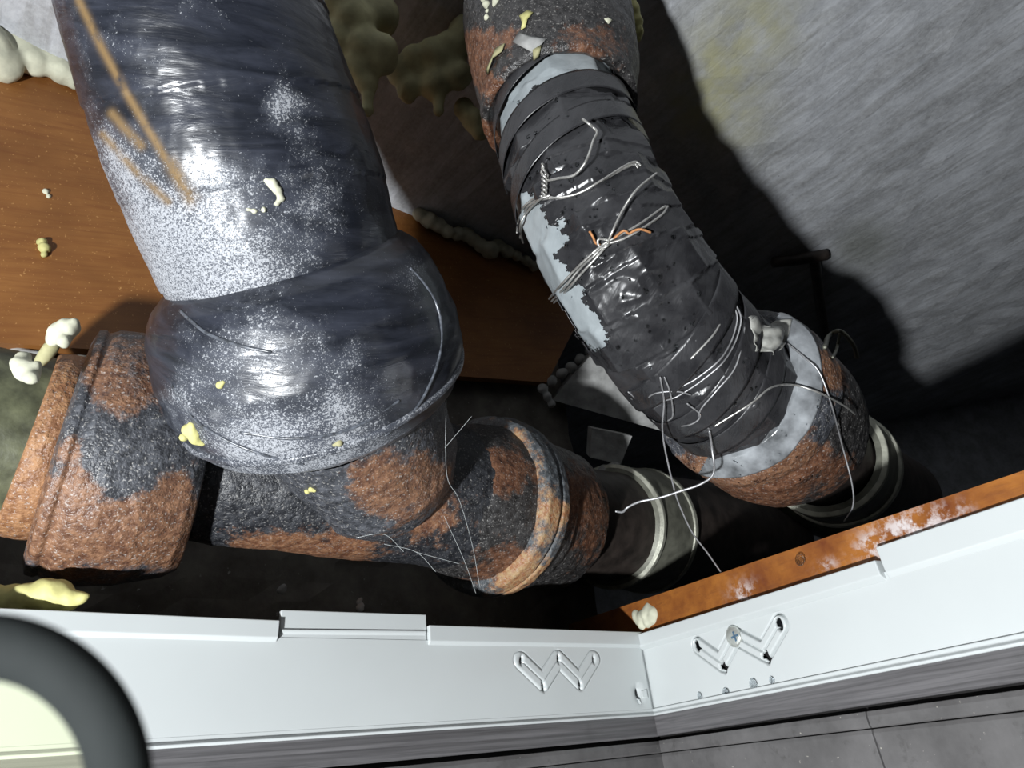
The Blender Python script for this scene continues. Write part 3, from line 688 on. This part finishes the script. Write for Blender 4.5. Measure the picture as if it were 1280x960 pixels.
# ------------------------------------------------------------------ WIRES
def tie(tree, pts, off): return [tuple(hit(tree, x, y, off + (k[0] if k else 0))[0]) for x, y, *k in pts]
wt_ = thing('tie_wire', P(684, 245, .5), 'upper galvanised wire tied round the taped pipe, with a twisted upright knot', 'wire')
for k, pts in enumerate([[(646, 292), (648, 275), (655, 260), (668, 249), (682, 246), (702, 249), (730, 240), (760, 222), (790, 208), (797, 212)],
                         [(650, 298), (651, 280), (660, 262), (672, 251), (686, 250), (720, 245), (748, 230), (778, 211), (793, 205), (800, 210)],
                         [(654, 304), (654, 284), (662, 266), (676, 252), (690, 246)]]):
    wire('wire_loop', tie(TT_, pts, .0016 + .0006 * k), .00085, M_WIRE, wt_, world=True)
for ph in (0, math.pi):
    pts = []
    for i in range(40):
        u = i / 39; x = 682 + 2 * math.sin(u * 3) + (4 * max(0, u - .6) / .4); y = 248 - 40 * u; p, n = hit(TT_, x, y, .003 + .004 * u)
        rr = .0016 if u < .8 else .0005; q = u * 8 * math.pi + ph
        pts.append(tuple(p + (MR @ Vector((math.cos(q) * rr, 0, math.sin(q) * rr)))))
    wire('wire_twist', pts, .0009, M_WIRE, wt_, world=True, step=.001)
wire('wire_tail', tie(TT_, [(684, 229, .003), (703, 228, .006), (722, 225, .008), (736, 213, .011), (744, 193, .014), (746.5, 184, .015), (742, 180, .016), (736, 177, .017), (730, 173, .018)], 0), .0010, M_WIRE, wt_, world=True)
w2 = thing('tie_wire', P(755, 306, .49), 'middle galvanised wire knotted across the taped pipe, with rusty ends', 'wire')
for k, pts in enumerate([[(686, 374), (700, 360), (720, 338), (740, 318), (755, 306), (775, 295), (800, 281), (826, 262), (832, 258)],
                         [(689, 377), (705, 362), (725, 340), (744, 320), (757, 308), (780, 299), (802, 288), (824, 271), (832, 260)],
                         [(692, 379), (711, 362), (732, 340), (748, 322), (757, 310)]]):
    wire('wire_loop', tie(TT_, pts, .0018 + .0006 * k), .0009, M_WIRE, w2, world=True)
wire('wire_tail', tie(TT_, [(760, 304, .003), (768, 290, .007), (780, 268, .010), (795, 248, .012), (813, 234, .014)], 0), .0009, M_WIRE, w2, world=True)
kn = [tuple(hit(TT_, 754 + 7 * math.cos(q), 306 + 6 * math.sin(q), .004 + .001 * math.sin(2 * q))[0]) for q in np.linspace(0, 11, 30)]
wire('wire_knot', kn, .0009, M_WIRE, w2, world=True, step=.001)
o = wire('wire_tip', tie(TT_, [(768, 300, .003), (778, 293, .006), (784, 295, .006), (792, 291, .007), (801, 290, .007), (810, 293, .006)], 0), .0009, M_WRUST, w2, world=True); o['label'] = 'rusted right wire end'
o = wire('wire_tip', tie(TT_, [(737, 292, .006), (741, 299, .005), (744, 306, .003), (750, 309, .003)], 0), .0009, M_WRUST, w2, world=True); o['label'] = 'rusted left wire end'
w3 = thing('tie_wire', P(900, 500, .53), 'lower thin wire looped round the taped pipe with loose ends hanging over the lower socket', 'wire')
TTL = bvh([o_g, o_t, o_l, o_l2, o_s])
for k, pts in enumerate([[(907, 372), (919, 392), (918, 410), (910, 432), (896, 452), (870, 472), (852, 482), (835, 492), (815, 494)],
                         [(911, 372), (923, 394), (922, 412), (914, 434), (900, 455), (878, 473), (856, 488), (838, 497), (812, 500), (790, 496)],
                         [(928, 409), (917, 457), (893, 488), (876, 509), (875, 523), (887, 533)],
                         [(787, 486), (803, 497), (822, 488), (845, 487), (866, 494)], [(830, 468), (838, 490), (842, 515), (836, 522)],
                         [(860, 500), (876, 515), (858, 527), (822, 530)]]):
    wire('wire_loop', tie(TTL, pts, .0015 + .0005 * k), .00065, M_WIRED, w3, world=True)
wire('wire_tail', tie(TTL, [(899, 401, .002), (885, 420, .004), (862, 447, .003)], .001), .0008, M_WIRE, w3, world=True)
def near(x, y, d):
    a_ = P(x, y, d); h_ = hit(TTL, x, y, .004, 9.0)[0]
    return tuple(h_ if (h_ - CAM).length < (a_ - CAM).length else a_)
def free(pts, r, par, mat=M_WIRED, nm='wire_tail'): return wire(nm, [near(x, y, d) for x, y, d in pts], r, mat, par, world=True)
free([(887, 533, .505), (890, 561, .50), (892, 591, .498), (876, 605, .50), (850, 614, .505), (825, 622, .51), (800, 627, .515), (785, 634, .52), (778, 640, .52), (769, 639, .52)], .00095, w3)
free([(893, 528, .50), (935, 502, .485), (959, 484, .49), (986, 481, .50), (1021, 492, .51), (1050, 508, .52), (1069, 518, .525)], .0008, w3, M_WIRE)
free([(979, 433, .54), (1005, 450, .53), (1021, 468, .525), (1034, 506, .52), (1052, 554, .52), (1065, 605, .525), (1066, 633, .53), (1055, 652, .54)], .00065, w3)
free([(825, 468, .478), (830, 502, .478), (828, 533, .49), (831, 560, .50), (840, 600, .51), (848, 628, .52), (865, 665, .53), (885, 692, .54), (901, 715, .55)], .0007, w3)

# cobweb strands
cw = thing('cobweb', P(570, 620, .52), 'fine pale cobweb strands hanging between the wide pipe and the flange ring', 'cobweb')
for pts in ([(558, 500, .50), (557, 560, .50), (560, 600, .51), (574, 625, .52), (590, 680, .54), (600, 735, .55)], [(445, 672, .5), (480, 668, .5), (505, 690, .51)], [(555, 645, .5), (580, 700, .52), (595, 742, .54)],
            [(480, 680, .5), (520, 690, .51), (545, 715, .52)], [(556, 560, .49), (590, 520, .5)], [(520, 690, .5), (575, 705, .52)]):
    free(pts, .00014, cw, M_WHITE, 'strand')

# torn plastic film on the lower socket
tag(None or cw, None)
grid = [[(930, 398), (945, 405), (962, 410), (990, 404)], [(932, 412), (948, 418), (966, 416), (985, 424)], [(936, 428), (950, 430), (968, 430), (978, 432)], [(940, 440), (952, 442), (962, 446), (970, 438)]]
V = []; Fc = []
GP = np.array(grid, float)
def gi(u, v):
    i, j = min(int(u * 3), 2), min(int(v * 3), 2); fu, fv = u * 3 - i, v * 3 - j
    return (GP[j, i] * (1 - fu) + GP[j, i + 1] * fu) * (1 - fv) + (GP[j + 1, i] * (1 - fu) + GP[j + 1, i + 1] * fu) * fv
for j in range(24):
    for i in range(24):
        x, y = gi(i / 23, j / 23); p, n = hit(TTL, x, y, .004 + .0022 * math.sin(i * .42 + j * .16) + .0008 * math.sin(j * .7 - i * .2)); V.append(p)
for j in range(23):
    for i in range(23): k = j * 24 + i; Fc.append([k, k + 1, k + 25, k + 24])
o = mk('plastic_shred', V, Fc, M_SHRED); md = o.modifiers.new('thickness', 'SOLIDIFY'); md.thickness = .0004
tag(o, 'torn cloudy plastic film clinging to the top of the lower socket', 'plastic film')

# ------------------------------------------------------------------ WATER DROPLETS
def droplets(name, tree, spots, parent, rmin=.0007, rmax=.002, flat=.55):
    V, Fc = [], []
    bm = bmesh.new(); bmesh.ops.create_icosphere(bm, subdivisions=2, radius=1); q = np.array([v.co[:] for v in bm.verts]); fs = [[v.index for v in f.verts] for f in bm.faces]; bm.free()
    for x, y in spots:
        p, n = hit(tree, x, y); n = n.normalized(); r = rmin + (rmax - rmin) * random.random() ** 2.5
        z = Vector((0, 0, 1)); a_ = n.cross(z).normalized(); b_ = n.cross(a_)
        Mx = np.array([a_ * r, b_ * r * 1.2, n * r * flat]); k = len(V)
        V += (q @ Mx + np.array(p)).tolist(); Fc += [[i + k for i in f] for f in fs]
    return tag(mk(name, V, Fc, M_WATER, parent), kind='stuff')
sp = []
while len(sp) < 190:
    t = random.uniform(1.3, 6.6); c = tax.at(np.array([t]))[0][0]; x, y = pix(c); sp.append((x + random.uniform(-70, 70), y + random.uniform(-50, 50)))
droplets('water_droplets', TT_, sp, tp)
droplets('water_droplets', TL, [(900 + 60 * math.cos(q) + random.uniform(0, 90), 540 + 50 * math.sin(q) + random.uniform(-20, 30)) for q in np.linspace(0, 6.28, 60)], lb, .0006, .0018)

# ------------------------------------------------------------------ FOAM, FLAKES, RUBBLE
def foam(name, pts, mat, label, cat='foam', group=None, voxel=.0025, rough=.35, tree=None):
    balls = []
    for x, y, *r in pts:
        if tree is not None: c = hit(tree, x, y, .0)[0]; d_ = -(MR.transposed() @ (c - CAM)).z; balls.append((c, r[0] / F * d_))
        else: balls.append((P(x, y, r[1]), r[0] / F * r[1]))
    o = lumps(name, balls, mat, None, voxel, rough); return tag(o, label, cat, group)
def dp(x, y, back=0.012):                     # distance of the plywood sheet at this direction
    c = on_plane(x, y, T1 + nP * back, nP); return -(MR.transposed() @ (c - CAM)).z
foam('foam_lump', [(x, y, r, dp(x, y)) for x, y, r in ((-20, 60, 34), (5, 50, 26), (0, 75, 24), (25, 62, 24), (45, 78, 18), (60, 75, 16), (75, 88, 17), (92, 98, 12), (10, 35, 12))], M_FOAM, 'big cream foam bead along the upper edge of the plywood at the top left corner', voxel=.003)
foam('foam_bead', [(x, y, r, dp(x, y)) for x, y, r in ((525, 268, 9), (536, 276, 11), (548, 282, 10), (560, 290, 9), (572, 292, 9), (583, 293, 10), (592, 300, 9), (602, 307, 9), (613, 313, 12), (622, 306, 9), (634, 314, 8), (646, 320, 7), (658, 326, 7), (668, 332, 7))], M_FOAM, 'knobbly foam bead on the plywood edge between the wide pipe and the taped pipe', voxel=.0025)
foam('foam_bead', [(x, y, r, dp(x, y)) for x, y, r in ((678, 486, 7), (690, 476, 7), (702, 467, 8), (714, 459, 8), (726, 450, 8), (738, 441, 8), (750, 434, 7), (684, 496, 6), (690, 505, 5))], M_CEM, 'grey mortar bead slanting down left behind the lower part of the taped pipe', voxel=.0025)
foam('foam_lump', [(75, 418, 15, .425), (86, 410, 12, .425), (66, 424, 10, .425), (94, 403, 6, .425), (80, 427, 9, .42)], M_FOAM, 'cream foam lump on the top corner of the rusty hub body', voxel=.0018)
foam('foam_lump', [(34, 464, 15, .39), (24, 456, 11, .39), (30, 447, 9, .395), (44, 458, 8, .39), (38, 472, 9, .385)], M_FOAM, 'cream foam lump on top of the tan hub band at the left margin', voxel=.0018)
foam('foam_strip', [(x, y, r, .43) for x, y, r in ((50, 452, 8), (58, 444, 9), (64, 436, 9), (68, 430, 7))], M_FOAMD, 'dull foam strip joining the two cream lumps above the hub', voxel=.0025)
foam('mortar_ledge', [(x, y, r, .60) for x, y, r in ((-10, 450, 18), (5, 446, 14), (20, 442, 12), (36, 445, 10), (50, 447, 9), (10, 462, 12))], M_CEM, 'grey mortar ledge under the plywood at the left margin', 'mortar', voxel=.004)
foam('rubble', [(x, y, r, .62) for x, y, r in ((-5, 510, 26), (15, 500, 24), (0, 540, 24))], M_CEM, 'dark grey rubble behind the left hub at the left margin', 'rubble', voxel=.005)
foam('foam_chunk', [(x, y, r, .40) for x, y, r in ((-10, 752, 24), (15, 750, 20), (35, 748, 22), (55, 744, 20), (72, 742, 17), (88, 748, 13), (100, 748, 8), (108, 745, 5), (60, 752, 16), (80, 754, 12))], M_FOAMY, 'yellow foam chunk lying on top of the left white edge', voxel=.0018, rough=.45)
foam('foam_piece', [(236, 538, 9), (245, 548, 9), (231, 546, 7), (240, 532, 6), (252, 554, 5), (243, 541, 8)], M_FOAMY, 'bright yellow foam piece wedged between the hub and the black skirt', voxel=.0015, tree=TC)
foam('foam_crumb', [(275, 481, 5), (279, 478, 3)], M_FOAMY, 'small yellow foam crumb on the left of the black skirt', voxel=.0008, tree=TB)
foam('foam_crumb', [(424, 554, 5), (418, 556, 3)], M_FOAMD, 'small olive foam crumb low on the middle of the black skirt', voxel=.0008, tree=TB)
foam('foam_crumb', [(384, 614, 4), (389, 611, 4), (393, 613, 3)], M_FOAMY, 'small yellow foam crumb on the drain pipe just below the skirt', voxel=.0008, tree=TC)
foam('foam_smear', [(340, 230, 7), (347, 238, 6), (351, 248, 5), (333, 226, 4), (346, 255, 4), (330, 262, 4), (318, 264, 4), (310, 262, 3)], M_FOAM, 'cream foam smear round a dent in the wide black pipe', voxel=.001, tree=TB)
foam('foam_spot', [(x, y, r, dp(x, y, .002)) for x, y, r in ((53, 303, 6), (56, 311, 7), (55, 318, 4))], M_FOAMY, 'yellow foam spot stuck on the left plywood', voxel=.001)
foam('foam_spot', [(x, y, r, dp(x, y, .0)) for x, y, r in ((57, 240, 4), (61, 246, 3))], M_FOAM, 'tiny cream foam fleck on the plywood above the yellow spot', voxel=.001)
# dim foam behind the pipes
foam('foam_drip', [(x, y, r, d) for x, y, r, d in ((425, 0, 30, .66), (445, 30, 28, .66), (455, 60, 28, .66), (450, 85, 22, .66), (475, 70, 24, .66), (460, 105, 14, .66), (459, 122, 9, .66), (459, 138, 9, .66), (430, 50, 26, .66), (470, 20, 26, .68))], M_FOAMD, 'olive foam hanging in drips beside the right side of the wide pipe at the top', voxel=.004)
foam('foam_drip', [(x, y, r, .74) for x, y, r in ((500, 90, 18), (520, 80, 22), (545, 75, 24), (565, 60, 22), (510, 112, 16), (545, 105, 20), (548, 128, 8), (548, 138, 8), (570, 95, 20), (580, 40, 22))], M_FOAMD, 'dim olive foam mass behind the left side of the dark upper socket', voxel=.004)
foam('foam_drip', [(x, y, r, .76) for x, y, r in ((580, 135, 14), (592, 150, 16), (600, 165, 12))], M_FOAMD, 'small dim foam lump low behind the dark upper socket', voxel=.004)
foam('foam_tongue', [(x, y, r, .66) for x, y, r in ((782, 0, 14), (788, 15, 13), (793, 28, 11), (796, 40, 9), (797, 47, 6))], M_FOAMY, 'pale yellow foam tongue on the right side of the upper socket', voxel=.002)
foam('foam_drop', [(x, y, r) for x, y, r in ((606, -4, 7), (608, 6, 5), (609, 14, 3), (608, 22, 4), (620, 2, 5), (618, 6, 3))], M_FOAM, 'white foam drips at the top left of the upper socket', voxel=.0009, tree=TU)
def flake(pts, mat, label, tree, th=.0006):
    ctr = np.mean(np.array(pts), axis=0); V = [hit(tree, ctr[0], ctr[1], .0035)[0]]; n = len(pts)
    for x, y in pts: V.append(hit(tree, (x + ctr[0]) / 2, (y + ctr[1]) / 2, .0030)[0])
    for x, y in pts: V.append(hit(tree, x, y, .0022)[0])
    Fc = [[0, 1 + k, 1 + (k + 1) % n] for k in range(n)] + [[1 + k, 1 + n + k, 1 + n + (k + 1) % n, 1 + (k + 1) % n] for k in range(n)]
    o = mk('paint_flake', V, Fc, mat); md = o.modifiers.new('thickness', 'SOLIDIFY'); md.thickness = th; md.offset = 0
    return tag(o, label, 'flake')
flake([(650, 22), (661, 15), (667, 18), (660, 27), (658, 36), (652, 40), (654, 30)], M_FOAMY, 'yellow flake highest on the front of the upper socket', TU)
flake([(610, 90), (622, 62), (633, 56), (630, 66), (618, 76), (612, 94)], M_FOAMD, 'long olive flake on the left of the upper socket', TU)
flake([(643, 55), (650, 42), (664, 48), (683, 52), (678, 58), (668, 66), (652, 60)], M_CEM, 'grey peeling flake at the middle of the upper socket lip', TU)
flake([(667, 64), (678, 58), (674, 70), (665, 76)], M_FOAMD, 'small yellow green flake hanging at the socket mouth', TU)
flake([(753, 26), (758, 24), (764, 28), (758, 32)], M_FOAM, 'tiny cream flake on the right of the upper socket', TU)
# pier and cement blocks seen under the taped pipe
nq = -ray(740, 480).normalized()
def boxat(name, quad, d, depth, mat, label, cat):
    V0 = [P(x, y, d) for x, y in quad]; n = (V0[1] - V0[0]).cross(V0[3] - V0[0]).normalized()
    if n.dot(CAM - V0[0]) < 0: n = -n
    o = slab(name, V0, depth, n, mat, None, 12, .003); return tag(o, label, cat)
boxat('concrete_pier', [(690, 500), (850, 545), (850, 395), (755, 425)], .98, .12, M_CEM, 'dim grey concrete pier seen under the taped pipe', 'concrete')
boxat('concrete_block', [(738, 572), (776, 580), (790, 545), (740, 535)], .90, .05, M_CEM, 'small dim concrete block above the clamp of the drain line', 'concrete')
foam('rubble', [(x, y, r, .9) for x, y, r in ((755, 590, 10), (768, 586, 9), (775, 594, 8), (785, 592, 6))], M_CEM, 'crumbled mortar on top of the dark outlet pipe', 'rubble', voxel=.004)
# dark hanger on the slab
hg = thing('pipe_hanger', P(1018, 330, 1.02), 'dark metal hanger on the concrete slab in the shadow of the taped pipe', 'hanger')
def zp(x, y, dz): 
    d = ray(x, y); return tuple(CAM + d * ((HZ - dz - CAM.z) / d.z))
wire('hanger_bar', [zp(965, 328, .02), zp(1000, 324, .02), (zp(1035, 318, .02))], .010, M_BPIPE, hg, 16, .01, True)
wire('hanger_rod', [zp(1018, 322, .02), zp(1024, 370, .02), zp(1033, 430, .02)], .009, M_BPIPE, hg, 16, .01, True)
V = [P(*p) for p in ((1022, 430, .66), (1045, 414, .66), (1070, 436, .68), (1068, 452, .68), (1044, 450, .67), (1030, 445, .66))]
free([(1026, 438, .66), (1036, 420, .66), (1050, 414, .66), (1066, 430, .67), (1072, 448, .68)], .0022, hg, M_CLAMP, 'hanger_strap')
free([(1050, 416, .66), (1046, 436, .66), (1036, 450, .66)], .0016, hg, M_CLAMP, 'hanger_strap')

# pebble and crumbs on the wall behind the left edge
for x, y, r, d, lb_ in ((352, 737, 6, .62, 'grey crumb on the dark wall above the raised white tab'), (450, 760, 5, .55, 'pale plaster crumb standing behind the raised white tab'), (449, 752, 4, .56, 'dusty crumb just above the plaster crumb')):
    foam('crumb', [(x, y, r, d), (x + 2, y - 3, r * .7, d)], M_CEM, lb_, 'crumb', voxel=.001)
# droplets hanging on the white edge near the screw
for wl_, spots, e_ in ((WR, [(928, 768), (938, 764), (908, 867), (908, 872), (942, 855), (965, 850), (1000, 700), (1210, 660), (875, 870)], eR), (WL, [(799, 895), (797, 880)], eL)):
    V, Fc = [], []
    bm = bmesh.new(); bmesh.ops.create_icosphere(bm, subdivisions=3, radius=1); q = np.array([v.co[:] for v in bm.verts]); fs = [[v.index for v in f.verts] for f in bm.faces]; bm.free()
    for x, y in spots:
        s_, t_ = wl_.st(x, y, .0005); r = random.uniform(.0025, .005)
        Mx = np.array([wl_.d * r, Vector((0, 0, 1)) * r, wl_.n * r * .15]); k = len(V)
        V += (q @ Mx + np.array(wl_.w(s_, t_, .0008))).tolist(); Fc += [[i + k for i in f] for f in fs]
    tag(mk('water_droplets', V, Fc, M_WATER, e_), kind='stuff')

# ------------------------------------------------------------------ black rim close to the camera, lower left
RD_ = .055; cR = P(-22, 978, RD_); ro = 212 / F * RD_; ri = 130 / F * RD_
e1_, e2_ = MR @ Vector((1, 0, 0)), MR @ Vector((0, 1, 0)); rg = thing('round_rim', cR, 'out of focus black round rim with a pale tinted lens at the lower left corner', 'lens rim')
rm, rt = (ro + ri) / 2, (ro - ri) / 2; V, Fc = [], []; nu, nv = 160, 24
for i in range(nu):
    q = 2 * math.pi * i / nu; dv = e1_ * math.cos(q) + e2_ * math.sin(q)
    for j in range(nv):
        u = 2 * math.pi * j / nv; V.append(cR + dv * (rm + rt * math.cos(u)) + (MR @ Vector((0, 0, 1))) * (rt * .55 * math.sin(u)))
for i in range(nu):
    for j in range(nv): Fc.append([i * nv + j, ((i + 1) % nu) * nv + j, ((i + 1) % nu) * nv + (j + 1) % nv, i * nv + (j + 1) % nv])
mk('rim', V, Fc, M_RUBBER, rg)
V = []; 
for zz in (-.0004, .0004):
    for k in range(64): V.append(cR + (e1_ * math.cos(k / 64 * 6.28319) + e2_ * math.sin(k / 64 * 6.28319)) * (ri * 1.02) + (MR @ Vector((0, 0, 1))) * zz)
mk('lens', V, [list(range(64))[::-1], list(range(64, 128))] + [[k, (k + 1) % 64, 64 + (k + 1) % 64, 64 + k] for k in range(64)], M_LENS, rg, False)
